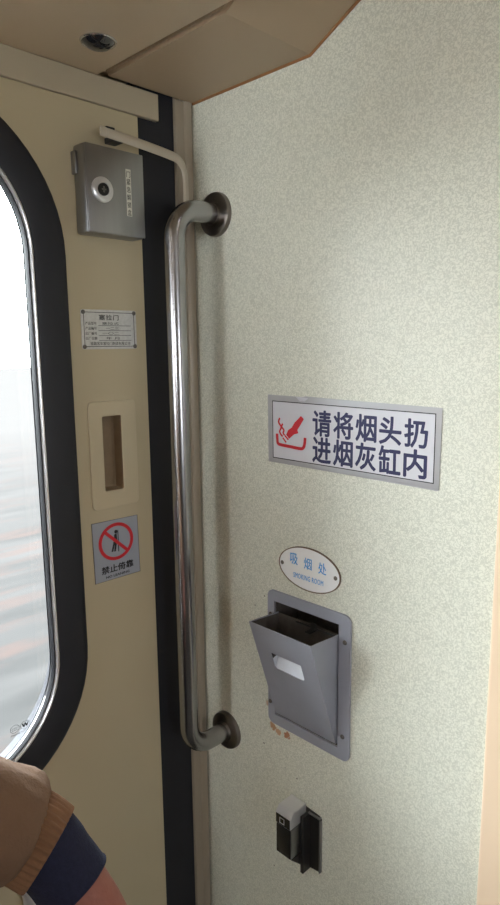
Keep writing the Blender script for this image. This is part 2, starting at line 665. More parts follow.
# window in the door
win = bpy.data.objects.new('window_1', None)
COL.objects.link(win)
win.location = (0, -0.55, 0.89)
struct(win)
bm = bmesh.new()
ringstrip(bm, ML, win_loop, [(0.006, -0.03), (0.0, -0.001), (0.0003, 0.002), (0.003, 0.0040), (0.008, 0.0048), (0.022, 0.0044), (0.038, 0.0028), (0.0465, 0.0004), (0.0475, -0.006), (0.0475, -0.011)])
obj('gasket', bm, 'rubber', win, smooth=True)
bm = bmesh.new()
ringstrip(bm, ML, win_loop, [(0.047, -0.012), (0.047, -0.0005), (0.0482, 0.0015), (0.0502, 0.0015), (0.0515, -0.0005), (0.052, -0.012)])
obj('metal_bead', bm, 'bead', win, smooth=True)
bm = bmesh.new()
ringstrip(bm, ML, win_loop, [(0.0518, -0.012), (0.052, -0.003), (0.0535, -0.0028), (0.0545, -0.006), (0.0548, -0.0115)])
obj('glass_lip', bm, 'rubber', win, smooth=True)
bm = bmesh.new()
ringstrip(bm, ML, win_loop, [(0.045, -0.018), (0.0535, -0.0178), (0.030, -0.062), (0.020, -0.062)])
obj('outer_seal', bm, 'rubber', win)
pane = link('glass_pane', shape([win_loop(0.0525)], ML, -0.017, -0.0125), 'glass', win)
parts = [shape([ellipse(-0.3560, 1.0030, 0.0070, 0.0062, 32), ellipse(-0.3560, 1.0030, 0.0064, 0.0056, 32)], ML, -0.0125, -0.0122),
         text_mesh('CCC', ML, -0.0123, -0.3605, -0.3515, 1.0005, 1.0050, 0.0, 0.0001),
         shape([ellipse(-0.3400, 1.0030, 0.0078, 0.0062, 32), ellipse(-0.3400, 1.0030, 0.0073, 0.0057, 32)], ML, -0.0125, -0.0122),
         text_mesh('W', ML, -0.0123, -0.3455, -0.3345, 0.9995, 1.0065, 0.05, 0.0001),
         text_mesh('E000098', ML, -0.0123, -0.3625, -0.3490, 0.9925, 0.9952, 0.0, 0.0001),
         text_mesh('DOT 1234', ML, -0.0123, -0.3465, -0.3320, 0.9930, 0.9957, 0.0, 0.0001)]
link('glass_marking', join(parts), 'blackink', win)

# outside: open stony ground beside the line
bm = bmesh.new()
vs = {}
nx, ny = 36, 60
for i in range(nx + 1):
    for j in range(ny + 1):
        t = i / nx
        x = -0.6 - 90 * t ** 2.2
        y = -60 + 160 * j / ny
        z = -0.9 - 0.5 * min(1, t * 5) + 0.06 * noise.noise(Vector((x * 0.3, y * 0.12, 0))) * min(1, t * 4)
        vs[i, j] = bm.verts.new((x, y, z))
for i in range(nx):
    for j in range(ny):
        bm.faces.new((vs[i, j], vs[i + 1, j], vs[i + 1, j + 1], vs[i, j + 1]))
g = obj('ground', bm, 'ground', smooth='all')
struct(g)

# ------------------------------------------------------------------ handrail
hr = thing('grab_handrail', (0.0555, 0, 0.8686), 'long vertical stainless steel grab rail with curved ends on the flecked wall by the corner', 'handrail')
RY, RX = -0.0880, 0.0560
path = [Vector((0.0548, -0.004, 1.7527)), Vector((0.0550, -0.03, 1.7527))]
RB = 0.046
for i in range(11):
    a = math.radians(90 * i / 10)
    path.append(Vector((0.0552, RY + RB - RB * math.sin(a), 1.7527 - RB + RB * math.cos(a))))
z0, z1 = 1.7527 - RB, 0.8686 + RB
for i in range(1, 8):
    path.append(Vector((0.0552 + 0.0018 * i / 8, RY, z0 + (z1 - z0) * i / 8)))
for i in range(11):
    a = math.radians(90 * i / 10)
    path.append(Vector((0.0572, RY + RB - RB * math.cos(a), 0.8686 + RB - RB * math.sin(a))))
path += [Vector((0.0575, -0.03, 0.8686)), Vector((0.0578, -0.004, 0.8686))]
bm = bmesh.new()
sweep(bm, path, 0.0156, 32, (1, 0, 0))
obj('rail_tube', bm, 'steel', hr, smooth=True)
for x, z in ((0.0545, 1.7527), (0.058, 0.8686)):
    bm = bmesh.new()
    lathe(bm, (x, 0, z), (0, -1, 0), [(0.0, -0.0002), (0.0335, -0.0002), (0.0335, 0.005), (0.0325, 0.0075), (0.0290, 0.0090), (0.0180, 0.0095), (0.0168, 0.0130), (0.0152, 0.0130)], 48)
    obj('flange', bm, 'flange', hr, smooth=True)

# ------------------------------------------------------------------ lock box on the door
lb = thing('lock_box', (0, -0.168, 1.7055), 'brushed steel lock box with a round keyhole high on the cream door', 'lock box')
bm = bmesh.new()
boxw(bm, ML, -0.2188, -0.1226, 1.7056, 1.8238, 0.0, 0.0285, 0.004)
obj('box_body', bm, 'steelbox', lb, smooth=True)
bm = bmesh.new()
boxw(bm, ML, -0.2172, -0.1224, 1.7070, 1.8228, 0.0285, 0.0312, 0.0012)
obj('box_cover', bm, 'steelbox', lb, smooth=True)
bm = bmesh.new()
boxw(bm, ML, -0.2222, -0.2184, 1.785, 1.8155, 0.0, 0.012, 0.0015)
obj('side_lug', bm, 'steelbox', lb, smooth=True)
bm = bmesh.new()
KC = Vector((0.0312, -0.1937, 1.7645))
lathe(bm, KC, (1, 0, 0), [(0.0, 0), (0.0170, 0), (0.0170, 0.002), (0.0150, 0.0036), (0.0098, 0.0042), (0.0092, 0.0026), (0.0, 0.0026)], 40)
esc = obj('keyhole_disc', bm, 'bead', lb, smooth=True)
bm = bmesh.new()
lathe(bm, KC, (1, 0, 0), [(0.0, 0.002), (0.0086, 0.002), (0.0084, 0.0046), (0.0, 0.0050)], 32)
obj('key_barrel', bm, 'black', esc, smooth=True)
bm = bmesh.new()
boxw(bm, ML, -0.1950, -0.1924, 1.7605, 1.7685, 0.0358, 0.0364)
boxw(bm, ML, -0.1972, -0.1902, 1.7635, 1.7655, 0.0358, 0.0364)
obj('key_slot', bm, 'screw', esc)
lab = link('paper_label', shape([rect(-0.1536, -0.1450, 1.7350, 1.7990)], ML, 0.0311, 0.0315), 'label', lb)
link('lettering', join([text_mesh(c, ML, 0.0316, -0.1526, -0.1461, 1.7360 + 0.0104 * (5 - i), 1.7360 + 0.0104 * (5 - i) + 0.0082, 0.0, 0.0001) for i, c in enumerate('门紧急解锁盒')]), 'blackink', lab)

# bent flat bar running from above the box into the corner
br = thing('bent_bar', (0, -0.19, 1.845), 'bent tan flat bar running from above the lock box down into the corner', 'bar')
pth = smooth_path([(0.030, -0.1915, 1.8425), (0.030, -0.13, 1.8385), (0.030, -0.075, 1.8335), (0.0298, -0.0545, 1.8290), (0.0290, -0.0435, 1.8165), (0.0285, -0.0405, 1.795), (0.0280, -0.0400, 1.752), (0.0260, -0.0400, 1.742), (0.0180, -0.0400, 1.736), (-0.0035, -0.0400, 1.735)], 6)
bm = bmesh.new()
rr = []
for i, p in enumerate(pth):
    rr.append((0.0068 if p.z > 1.82 else 0.0052, 0.0030))
sweep(bm, pth, rr, 8, (0, 0, 1))
obj('flat_bar', bm, 'bar', br, smooth=True)
bm = bmesh.new()
boxw(bm, ML, -0.1660, -0.1480, 1.8360, 1.8440, 0.0, 0.0275, 0.001)
boxw(bm, ML, -0.1820, -0.1680, 1.8470, 1.8505, 0.0250, 0.0310, 0.001)
obj('bar_bracket', bm, 'blackm', br)
# ------------------------------------------------------------------ plates and signs on the door
dp = thing('data_plate', (0, -0.172, 1.5463), 'small etched aluminium data plate riveted to the door below the lock box', 'plate')
pl = link('metal_plate', shape([rrect(-0.2198, -0.1242, 1.5463, 1.6035, 0.003, 4)], ML, 0.0, 0.0012, 0.0003), 'plate', dp)
U0, U1, V0, V1 = -0.2198, -0.1242, 1.5463, 1.6035
link('border_line', shape([rrect(U0 + 0.004, U1 - 0.004, V0 + 0.0035, V1 - 0.0035, 0.004, 4), rrect(U0 + 0.0048, U1 - 0.0048, V0 + 0.0043, V1 - 0.0043, 0.0034, 4)], ML, 0.0012, 0.0014), 'blackink', dp)
T = [text_mesh('塞拉门', ML, 0.0013, -0.1900, -0.1560, 1.5885, 1.5965, 0.012, 0.0001, 1.15)]
for i, (s, v) in enumerate((('产品型号', '塞拉式'), ('产品编号', '一二三'), ('出厂编号', '一〇二'), ('出厂日期', '年 月'))):
    vz = 1.5815 - 0.0072 * i
    T.append(text_mesh(s, ML, 0.0013, -0.2135, -0.1945, vz, vz + 0.0043, 0.0, 0.0001))
    T.append(text_mesh(v, ML, 0.0013, -0.1850 + 0.006 * (i % 2), -0.1560, vz + 0.0003, vz + 0.0043, 0.0, 0.0001))
    T.append(shape([rect(-0.1915, -0.1345, vz - 0.0012, vz - 0.0006)], ML, 0.0012, 0.0014))
T.append(text_mesh('铁路客车塞拉门制造有限公司', ML, 0.0013, -0.2060, -0.1370, 1.5520, 1.5570, 0.0, 0.0001))
link('lettering', join(T), 'blackink', dp)
for u, v in ((-0.2160, 1.5997), (-0.1280, 1.5997), (-0.2160, 1.5500), (-0.1280, 1.5500)):
    screw(dp, ML, u, v, 0.0012, 0.0032, 'rivet')

rp_ = thing('recessed_pull', (0, -0.175, 1.303), 'cream plate with a brown recessed finger pull below the data plate', 'handle')
link('pull_plate', shape([rrect(-0.2170, -0.1332, 1.3035, 1.4690, 0.008, 6), rrect(-0.1938, -0.1602, 1.331, 1.446, 0.002, 3)], ML, 0.0, 0.0028, 0.0010), 'cream2', rp_)
bm = bmesh.new()
ringstrip(bm, ML, lambda o: rrect(-0.1938, -0.1602, 1.331, 1.446, 0.002, 3, o), [(0.0, 0.0018), (0.0004, -0.019), (0.003, -0.0215)])
vs_ = [bm.verts.new(ML @ Vector((p[0], p[1], -0.0215))) for p in rrect(-0.1938, -0.1602, 1.331, 1.446, 0.002, 3, 0.003)]
bm.faces.new(vs_)
bmesh.ops.remove_doubles(bm, verts=bm.verts, dist=1e-5)
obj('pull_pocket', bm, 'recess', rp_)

nl = thing('no_leaning_sign', (0, -0.178, 1.1884), 'blue-grey no leaning sign with a red barred circle on the door', 'sign')
link('sign_face', shape([[(-0.2190, 1.1884), (-0.1350, 1.1878), (-0.1365, 1.2832), (-0.2205, 1.2848)]], ML, 0.0, 0.0009), 'signgrey', nl)
link('sign_edge', shape([[(-0.2190, 1.1884), (-0.1350, 1.1878), (-0.1365, 1.2832), (-0.2205, 1.2848)], [(-0.2182, 1.1890), (-0.1357, 1.1885), (-0.1372, 1.2826), (-0.2198, 1.2841)]], ML, 0.0002, 0.0011), 'screw', nl)
cu_, cv_ = -0.1783, 1.2484
man = [shape([ellipse(-0.1782, 1.2640, 0.0027, 0.0030, 20)], ML, 0.0009, 0.0012),
       shape([[(-0.1812, 1.2600), (-0.1770, 1.2610), (-0.1762, 1.2500), (-0.1775, 1.2440), (-0.1800, 1.2325), (-0.1828, 1.2325), (-0.1812, 1.2420), (-0.1812, 1.2440), (-0.1845, 1.2330), (-0.1876, 1.2330), (-0.1838, 1.2460), (-0.1822, 1.2520)]], ML, 0.0009, 0.0012),
       shape([rect(-0.1752, -0.1738, 1.2310, 1.2660)], ML, 0.0009, 0.0012)]
link('person_symbol', join(man), 'blackink', nl)
ring = shape([ellipse(cu_, cv_, 0.0318, 0.0300, 56), ellipse(cu_, cv_, 0.0264, 0.0248, 56)], ML, 0.0010, 0.0014)
bar = stroke([(cu_ - 0.0205, cv_ + 0.0192), (cu_ + 0.0205, cv_ - 0.0192)], 0.0052, ML, 0.0010, 0.0015)
link('barred_circle', join([ring, bar]), 'red', nl)
link('lettering', join([text_mesh('禁止倚靠', ML, 0.0010, -0.2070, -0.1480, 1.1998, 1.2122, 0.022, 0.0001),
                        text_mesh('NO LEANING', ML, 0.0010, -0.1995, -0.1560, 1.1922, 1.1960, 0.02, 0.0001)]), 'blackink', nl)

# ------------------------------------------------------------------ warning sign on the right wall
ws = thing('ashtray_notice', (0.308, 0, 1.370), 'silver notice with a red cigarette symbol and two lines of navy writing', 'sign')
OUT = [(0.1628, 1.4750), (0.2300, 1.4744), (0.2380, 1.4756), (0.2900, 1.4742), (0.4532, 1.4718), (0.4538, 1.4560), (0.4527, 1.3688), (0.4500, 1.3680), (0.3200, 1.3700), (0.1640, 1.3716)]
link('sign_film', shape([OUT], MR, 0.0, 0.0010), 'silverfilm', ws)
INN = [(0.1722, 1.4664), (0.4458, 1.4646), (0.4458, 1.3764), (0.1732, 1.3784)]
INI = [(0.1734, 1.4652), (0.4446, 1.4634), (0.4446, 1.3776), (0.1744, 1.3796)]
link('sign_face', shape([INI], MR, 0.0008, 0.0012), 'signwhite', ws)
link('border_line', shape([INN, INI], MR, 0.0009, 0.0013), 'blackink', ws)
bm = bmesh.new()
a = [MR @ Vector(p) for p in ((0.219, 1.4742, 0.0011), (0.246, 1.4735, 0.0050), (0.239, 1.4685, 0.0045), (0.227, 1.4680, 0.0012))]
va = [bm.verts.new(p) for p in a]
vb = [bm.verts.new(p + Vector((0, 0.0005, 0))) for p in a]
bm.faces.new(va)
bm.faces.new(vb)
for k in range(4):
    bm.faces.new((va[k], va[(k + 1) % 4], vb[(k + 1) % 4], vb[k]))
obj('lifted_film_corner', bm, 'signwhite', ws)
TX = []
for row, v0 in (('请将烟头扔', 1.4196), ('进烟灰缸内', 1.3808)):
    for i, ch in enumerate(row):
        u = 0.2512 + i * 0.0377
        TX.append(text_mesh(ch, MR, 0.0013, u, u + 0.0338, v0 - 0.0002 * i, v0 + 0.0378 - 0.0003 * i, 0.023, 0.00015))
link('lettering', join(TX), 'ink', ws)
IC = [stroke(smooth_path([(0.182, 1.4165, 0), (0.1826, 1.4075, 0), (0.1838, 1.4020, 0), (0.1900, 1.4000, 0), (0.2090, 1.3990, 0), (0.2290, 1.3980, 0), (0.2345, 1.4005, 0), (0.2366, 1.4060, 0), (0.2375, 1.4151, 0)], 4) and [p[:2] for p in smooth_path([(0.182, 1.4165, 0), (0.1826, 1.4075, 0), (0.1838, 1.4020, 0), (0.1900, 1.4000, 0), (0.2090, 1.3990, 0), (0.2290, 1.3980, 0), (0.2345, 1.4005, 0), (0.2366, 1.4060, 0), (0.2375, 1.4151, 0)], 4)], 0.0048, MR, 0.0012, 0.0015),
      shape([[(0.2295, 1.4466), (0.235, 1.4422), (0.2226, 1.4253), (0.2244, 1.4206), (0.2163, 1.4183), (0.2064, 1.4108), (0.2006, 1.4163), (0.2046, 1.4237), (0.2117, 1.4281), (0.2174, 1.4361)]], MR, 0.0012, 0.0015),
      stroke([(0.1977, 1.415), (0.2049, 1.4091)], 0.0024, MR, 0.0012, 0.0015),
      stroke([(0.1937, 1.4113), (0.2006, 1.4045)], 0.0024, MR, 0.0012, 0.0015)]
for sm in ([(0.1876, 1.4407), (0.1854, 1.4342), (0.1905, 1.4272), (0.1875, 1.4195), (0.1934, 1.4129)], [(0.1935, 1.4326), (0.1916, 1.4276), (0.196, 1.423), (0.1945, 1.4185), (0.1974, 1.4155)]):
    IC.append(stroke([p[:2] for p in smooth_path([(a_, b_, 0) for a_, b_ in sm], 5)], 0.0028, MR, 0.0012, 0.0015))
link('cigarette_symbol', join(IC), 'red', ws)

# ------------------------------------------------------------------ oval smoking sign
ov = thing('smoking_sign', (0.2453, 0, 1.181), 'oval white smoking sign with blue writing just above the grey ashtray', 'sign')
link('oval_rim', shape([ellipse(0.2453, 1.2148, 0.0597, 0.0342, 64), ellipse(0.2453, 1.2148, 0.0580, 0.0326, 64)], MR, 0.0, 0.0022), 'ovalrim', ov)
link('oval_face', shape([ellipse(0.2453, 1.2148, 0.0582, 0.0328, 64)], MR, 0.0, 0.0017), 'oval', ov)
TX = [text_mesh(c, MR, 0.0018, u, u + 0.0150, v, v + 0.0178, 0.008, 0.0001) for c, u, v in (('吸', 0.2090, 1.2168), ('烟', 0.2365, 1.2150), ('处', 0.2640, 1.2140))]
TX.append(text_mesh('SMOKING ROOM', MR, 0.0018, 0.2155, 0.2735, 1.1965, 1.2045, 0.004, 0.0001, 1.1))
link('lettering', join(TX), 'blue', ov)
for u in (0.1925, 0.2960):
    screw(ov, MR, u, 1.2145, 0.0017, 0.0032)

# ------------------------------------------------------------------ ashtray
at = thing('wall_ashtray', (0.2437, 0, 0.935), 'grey metal tip-out ashtray hanging open from its screwed wall plate', 'ashtray')
fr_o = rrect(0.1620, 0.3258, 0.9325, 1.1642, 0.012, 8)
link('back_plate', shape([fr_o, rect(0.1772, 0.3042, 0.9500, 1.1465)], MR, 0.0, 0.0042, 0.0010), 'grey', at)
for u, v in ((0.1690, 1.1225), (0.3160, 1.1225), (0.3140, 0.9720), (0.1672, 0.9700)):
    screw(at, MR, u, v, 0.0042, 0.0036, h=0.0024)
bm = bmesh.new()
A, B, Cc, D = (0.1773, 0.3041, 0.9501, 1.1464)
boxw(bm, MR, A, B, Cc, D, -0.054, -0.052)
boxw(bm, MR, A, A + 0.0008, Cc, D, -0.052, 0.0005)
boxw(bm, MR, B - 0.0008, B, Cc, D, -0.052, 0.0005)
boxw(bm, MR, A, B, D - 0.0008, D, -0.052, 0.0005)
boxw(bm, MR, A, B, Cc, Cc + 0.0008, -0.052, 0.0005)
obj('wall_pocket', bm, 'soot', at)
# tip-out bin: wedge, hinged at its lower edge
zb, zt, yb, yt = 0.9548, 1.1335, -0.0052, -0.0655
bx0, bx1, th = 0.1806, 0.3022, 0.0014
dirv = Vector((0, yt - yb, zt - zb)).normalized()
nrm = Vector((0, -dirv.z, dirv.y))
if nrm.y > 0:
    nrm = -nrm
FL = (Vector((0, yt, zt)) - Vector((0, yb, zb))).length
FO = Vector((0, yb, zb))
MF = Matrix(((1, 0, 0, 0), (0, dirv.y, nrm.y, FO.y), (0, dirv.z, nrm.z, FO.z), (0, 0, 0, 1)))   # front-face frame: u = x, v along the face
s0, s1 = 0.1095, 0.1400


def slot(o=0.0):
    return [(0.2118 + o, s1 - o), (0.2712 - o, s1 - o), (0.2712 - o, s0 + 0.004), (0.2682 - o, s0 + o), (0.2150 + o, s0 + o), (0.2118 + o, s0 + 0.004)]


front = link('bin_front', shape([rect(bx0, bx1, 0.0, FL), slot()], MF, -th, 0.0, 0.0003), 'grey', at)
bm = bmesh.new()
# pressed-in tongue: a ramp rising inwards from the slot's lower edge, with a cheek at each end
vt = s0 + 0.62 * (s1 - s0)
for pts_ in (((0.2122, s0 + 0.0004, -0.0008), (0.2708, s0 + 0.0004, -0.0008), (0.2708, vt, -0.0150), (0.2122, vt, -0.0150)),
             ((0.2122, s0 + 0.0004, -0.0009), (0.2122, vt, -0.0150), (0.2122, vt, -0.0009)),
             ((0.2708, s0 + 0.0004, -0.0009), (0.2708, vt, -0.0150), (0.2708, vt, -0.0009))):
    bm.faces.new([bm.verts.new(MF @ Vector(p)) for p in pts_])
obj('finger_slot', bm, 'lit_ramp', front)
for x in (bx0, bx1 - th):
    bm = bmesh.new()
    poly = [(yb + 0.0004, zb), (yt + 0.0006, zt), (-0.0035, 1.1290), (0.0010, 1.1290), (0.0010, zb)]
    a_ = [bm.verts.new((x, p[0], p[1])) for p in poly]
    b_ = [bm.verts.new((x + th, p[0], p[1])) for p in poly]
    for k in range(5):
        j = (k + 1) % 5
        bm.faces.new((a_[k], a_[j], b_[j], b_[k]))
    bm.faces.new(a_)
    bm.faces.new(b_)
    obj('bin_side', bm, 'grey', at)
bm = bmesh.new()
box(bm, (bx0 + th, 0.0002, zb), (bx1 - th, 0.0012, 1.128))
box(bm, (bx0 + th, yb + 0.001, zb), (bx1 - th, 0.0012, zb + 0.002))
# sooty lining of the sides
for x in (bx0 + th + 0.0003, bx1 - th - 0.0003):
    bm.faces.new([bm.verts.new((x, p[0], p[1])) for p in ((yb + 0.0028, zb), (yt + 0.0030, zt - 0.0012), (-0.0002, 1.1270), (-0.0002, zb))])
obj('bin_lining', bm, 'soot', at)
bm = bmesh.new()
sweep(bm, [(0.2220, -0.0030, 1.1255), (0.2500, -0.0035, 1.1262), (0.2985, -0.0030, 1.1255)], [(0.0016, 0.0016)] * 3, 8)
box(bm, (0.2520, -0.0190, 1.1225), (0.2630, -0.0010, 1.1245), 0.0006)
box(bm, (0.2520, -0.0050, 1.1225), (0.2630, -0.0030, 1.1340), 0.0006)
obj('bin_clip', bm, 'blackm', at)

# ------------------------------------------------------------------ door catch
dc = thing('door_catch', (0.243, 0, 0.71), 'small black and chrome door catch low on the wall under the ashtray', 'catch')
link('base_plate', shape([[(0.2400, 0.7085), (0.2735, 0.7130), (0.2742, 0.8085), (0.2700, 0.8125), (0.2080, 0.8170), (0.2080, 0.7085)]], MR, 0.0, 0.0028, 0.0006), 'blackm', dc)
bm = bmesh.new()
boxw(bm, MR, 0.2722, 0.2745, 0.7140, 0.8075, 0.0, 0.0062, 0.0006)
boxw(bm, MR, 0.2500, 0.2735, 0.8090, 0.8115, 0.0, 0.0062, 0.0006)
obj('plate_rim', bm, 'steelbox', dc)
bm = bmesh.new()
boxw(bm, MR, 0.2455, 0.2515, 0.7080, 0.8100, 0.0, 0.0200, 0.0010)
obj('side_bracket', bm, 'blackm', dc)
bm = bmesh.new()
pr = [(0.0, 0.703), (0.0, 0.742), (0.040, 0.742)]
a_ = [bm.verts.new((0.226, -p[0], p[1])) for p in pr]
b_ = [bm.verts.new((0.2445, -p[0], p[1])) for p in pr]
for k in range(3):
    j = (k + 1) % 3
    bm.faces.new((a_[k], a_[j], b_[j], b_[k]))
bm.faces.new(a_)
bm.faces.new(b_)
obj('gusset', bm, 'blackm', dc)
bm = bmesh.new()
boxw(bm, MR, 0.2128, 0.2436, 0.7415, 0.7935, 0.0025, 0.0400, 0.0012)
body = obj('catch_body', bm, 'steelbox', dc, smooth=True)
bm = bmesh.new()
boxw(bm, MR, 0.2136, 0.2428, 0.7425, 0.7930, 0.0395, 0.0412, 0.0005)
obj('front_panel', bm, 'black', body, smooth=True)
bm = bmesh.new()
capp = [(0.0028, 0.7955), (0.0028, 0.8225), (0.0340, 0.8225), (0.0418, 0.8135), (0.0418, 0.7955)]
a_ = [bm.verts.new((0.2124, -p[0], p[1])) for p in capp]
b_ = [bm.verts.new((0.2440, -p[0], p[1])) for p in capp]
for k in range(5):
    j = (k + 1) % 5
    bm.faces.new((a_[k], a_[j], b_[j], b_[k]))
bm.faces.new(a_)
bm.faces.new(b_)
bmesh.ops.bevel(bm, geom=list(bm.edges), offset=0.0008, segments=2, affect='EDGES')
cap = obj('chrome_cap', bm, 'bead', dc, smooth=True)
bm = bmesh.new()
boxw(bm, MR, 0.2136, 0.2428, 0.7960, 0.8125, 0.0414, 0.0424, 0.0003)
pan = obj('cap_panel', bm, 'black', cap)
link('square_mark', shape([rect(0.2215, 0.2315, 0.7985, 0.8085), rect(0.2226, 0.2304, 0.7996, 0.8074)], MR, 0.0423, 0.0427), 'bead', cap)
bm = bmesh.new()
boxw(bm, MR, 0.2150, 0.2420, 0.7934, 0.7956, 0.0030, 0.0390)
obj('cap_gap', bm, 'bead', cap)

# ------------------------------------------------------------------ ceiling downlight (unlit)
dl = thing('downlight', (0.0900, -0.2275, 1.925), 'round chrome eyeball downlight, unlit, in the tan ceiling', 'downlight')
bm = bmesh.new()
lathe(bm, (0.0900, -0.2275, 1.925), (0, 0, -1), [(0.0230, -0.0005), (0.0230, 0.0010), (0.0222, 0.0018), (0.0208, 0.0018), (0.0198, 0.0008)], 40)
obj('bezel', bm, 'chrome', dl, smooth=True)
bm = bmesh.new()
lathe(bm, (0.0900, -0.2275, 1.925), (0, 0, -1), [(0.0206, 0.0006), (0.0180, 0.0040), (0.0130, 0.0075), (0.0068, 0.0095), (0, 0.0100)], 40)
obj('reflector_eye', bm, 'darkglass', dl, smooth=True)

# added fill lamp, out of view further along the ceiling
cl = thing('fill_lamp', (1.35, -0.95, 1.925), 'round opal fill lamp added out of view in the middle of the ceiling', 'lamp')
bm = bmesh.new()
lathe(bm, (1.35, -0.95, 1.925), (0, 0, -1), [(0.17, -0.0005), (0.17, 0.02), (0.155, 0.024), (0.150, 0.014)], 48)
obj('fill_lamp_ring', bm, 'bead', cl, smooth=True)
bm = bmesh.new()
lathe(bm, (1.35, -0.95, 1.925), (0, 0, -1), [(0.150, 0.010), (0.14, 0.030), (0.09, 0.043), (0, 0.048)], 48)
obj('fill_lamp_diffuser', bm, emit('fill_lamp_glow', (1.0, 0.93, 0.74), FILL_LAMP), cl, smooth=True)

# small steel pull handle low on the door, partly behind the sleeve
bm = bmesh.new()
hp = smooth_path([(-0.001, -0.380, 0.800), (0.022, -0.380, 0.800), (0.034, -0.379, 0.789), (0.036, -0.375, 0.765), (0.036, -0.372, 0.70), (0.036, -0.380, 0.655), (0.034, -0.380, 0.633), (0.022, -0.380, 0.622), (-0.001, -0.380, 0.622)], 5)
sweep(bm, hp, 0.0085, 16, (0, 1, 0))
dh = obj('door_handle', bm, 'bead', door, smooth=True)


# ------------------------------------------------------------------ the person at the door window
def remeshed(bm, vox, iters=6):
    me = bpy.data.meshes.new('tmp')
    bmesh.ops.recalc_face_normals(bm, faces=bm.faces)
    bm.to_mesh(me)
    bm.free()
    o = bpy.data.objects.new('tmp', me)
    COL.objects.link(o)
    md = o.modifiers.new('r', 'REMESH')
    md.mode = 'VOXEL'
    md.voxel_size = vox
    sm = o.modifiers.new('s', 'SMOOTH')
    sm.factor = 0.5
    sm.iterations = iters
    dg = bpy.context.evaluated_depsgraph_get()
    out = bpy.data.meshes.new_from_object(o.evaluated_get(dg))
    bpy.data.objects.remove(o)
    for p in out.polygons:
        p.use_smooth = True
    return out


def ball(bm, c, rx, ry, rz):
    r = bmesh.ops.create_uvsphere(bm, u_segments=20, v_segments=14, radius=1)
    for v in r['verts']:
        v.co = Vector((c[0] + v.co.x * rx, c[1] + v.co.y * ry, c[2] + v.co.z * rz))


PX, PY = 0.37, -0.97        # standing centre, facing +y
SHL, ELL = Vector((PX - 0.17, PY + 0.01, 1.385)), Vector((0.2375, -0.6112, 1.2045))
SLE, RIE, WRI = Vector((0.3051, -0.4912, 1.1017)), Vector((0.3226, -0.4771, 1.0876)), Vector((0.3450, -0.4630, 1.0531))
SHR, ELR, WRR = Vector((PX + 0.17, PY - 0.01, 1.385)), Vector((PX + 0.21, PY - 0.05, 1.11)), Vector((PX + 0.19, PY + 0.05, 0.87))


def hand(bm, wrist, d, back, side, fore):
    """palm, four unequal curled fingers and a thumb; d = pointing direction, back = dorsal normal, side = towards the thumb"""
    d = d.normalized()
    back = (back - d * d.dot(back)).normalized()
    lat = d.cross(back)
    if lat.dot(side) < 0:
        lat = -lat
    sweep(bm, [fore, fore.lerp(wrist, 0.6), wrist - d * 0.002, wrist + d * 0.02, wrist + d * 0.05, wrist + d * 0.082, wrist + d * 0.094],
          [(0.016, 0.018), (0.017, 0.022), (0.021, 0.0295), (0.021, 0.036), (0.018, 0.041), (0.015, 0.042), (0.009, 0.038)], 24, back)
    for k, (off, ln, r) in enumerate(((0.031, 0.074, 0.0090), (0.0105, 0.083, 0.0094), (-0.0105, 0.077, 0.0090), (-0.031, 0.060, 0.0080))):
        b0 = wrist + d * (0.088 - 0.004 * abs(k - 1)) + lat * off
        pts, ang, p = [b0 - d * 0.03 + back * 0.002, b0 + back * 0.004], 0, b0 + back * 0.004
        for sl, da in ((0.45, 32), (0.31, 38), (0.24, 25)):
            ang += math.radians(da)
            for _ in range(3):
                p = p + (d * math.cos(ang) - back * math.sin(ang) + lat * off * 0.8) * ln * sl / 3
                pts.append(p)
        n_ = len(pts)
        sweep(bm, pts, [r * (1.12 if i == 1 else 1.0 - 0.035 * i * (0.6 if i < 8 else 0.9)) for i in range(n_ - 1)] + [r * 0.45], 12, back)
        ball(bm, b0 + back * 0.007, 0.0105, 0.0105, 0.0095)
    t0 = wrist + d * 0.022 + lat * 0.026 - back * 0.006
    pts = [t0 - d * 0.01 - lat * 0.012, t0, t0 + d * 0.022 + lat * 0.020 - back * 0.006, t0 + d * 0.045 + lat * 0.030 - back * 0.014, t0 + d * 0.068 + lat * 0.030 - back * 0.024, t0 + d * 0.078 + lat * 0.029 - back * 0.029]
    sweep(bm, pts, [0.014, 0.0145, 0.0125, 0.0108, 0.0095, 0.004], 14, back)


per = thing('person', (PX, PY, 0), 'person in a brown jacket at the door window, forearm lowered, navy cuff at the wrist', 'person')
bm = bmesh.new()
ball(bm, (PX, PY + 0.012, 1.615), 0.074, 0.092, 0.112)
ball(bm, (PX, PY + 0.040, 1.560), 0.055, 0.060, 0.062)
ball(bm, (PX, PY + 0.111, 1.588), 0.012, 0.010, 0.014)
ball(bm, (PX, PY + 0.100, 1.553), 0.024, 0.010, 0.007)
ball(bm, (PX, PY + 0.098, 1.545), 0.022, 0.010, 0.007)
for s in (-1, 1):
    ball(bm, (PX + s * 0.030, PY + 0.091, 1.612), 0.014, 0.010, 0.008)
    ball(bm, (PX + s * 0.076, PY + 0.005, 1.600), 0.008, 0.018, 0.030)
sweep(bm, [(PX, PY, 1.56), (PX, PY - 0.01, 1.44), (PX, PY, 1.36)], [0.055, 0.054, 0.075], 20, (0, 1, 0))
sweep(bm, [(PX, PY, 0.86), (PX, PY, 0.98), (PX, PY, 1.12), (PX, PY, 1.28), (PX, PY, 1.38), (PX, PY, 1.42)], [(0.095, 0.15), (0.10, 0.155), (0.095, 0.14), (0.105, 0.165), (0.085, 0.15), (0.05, 0.06)], 24, (0, 1, 0))
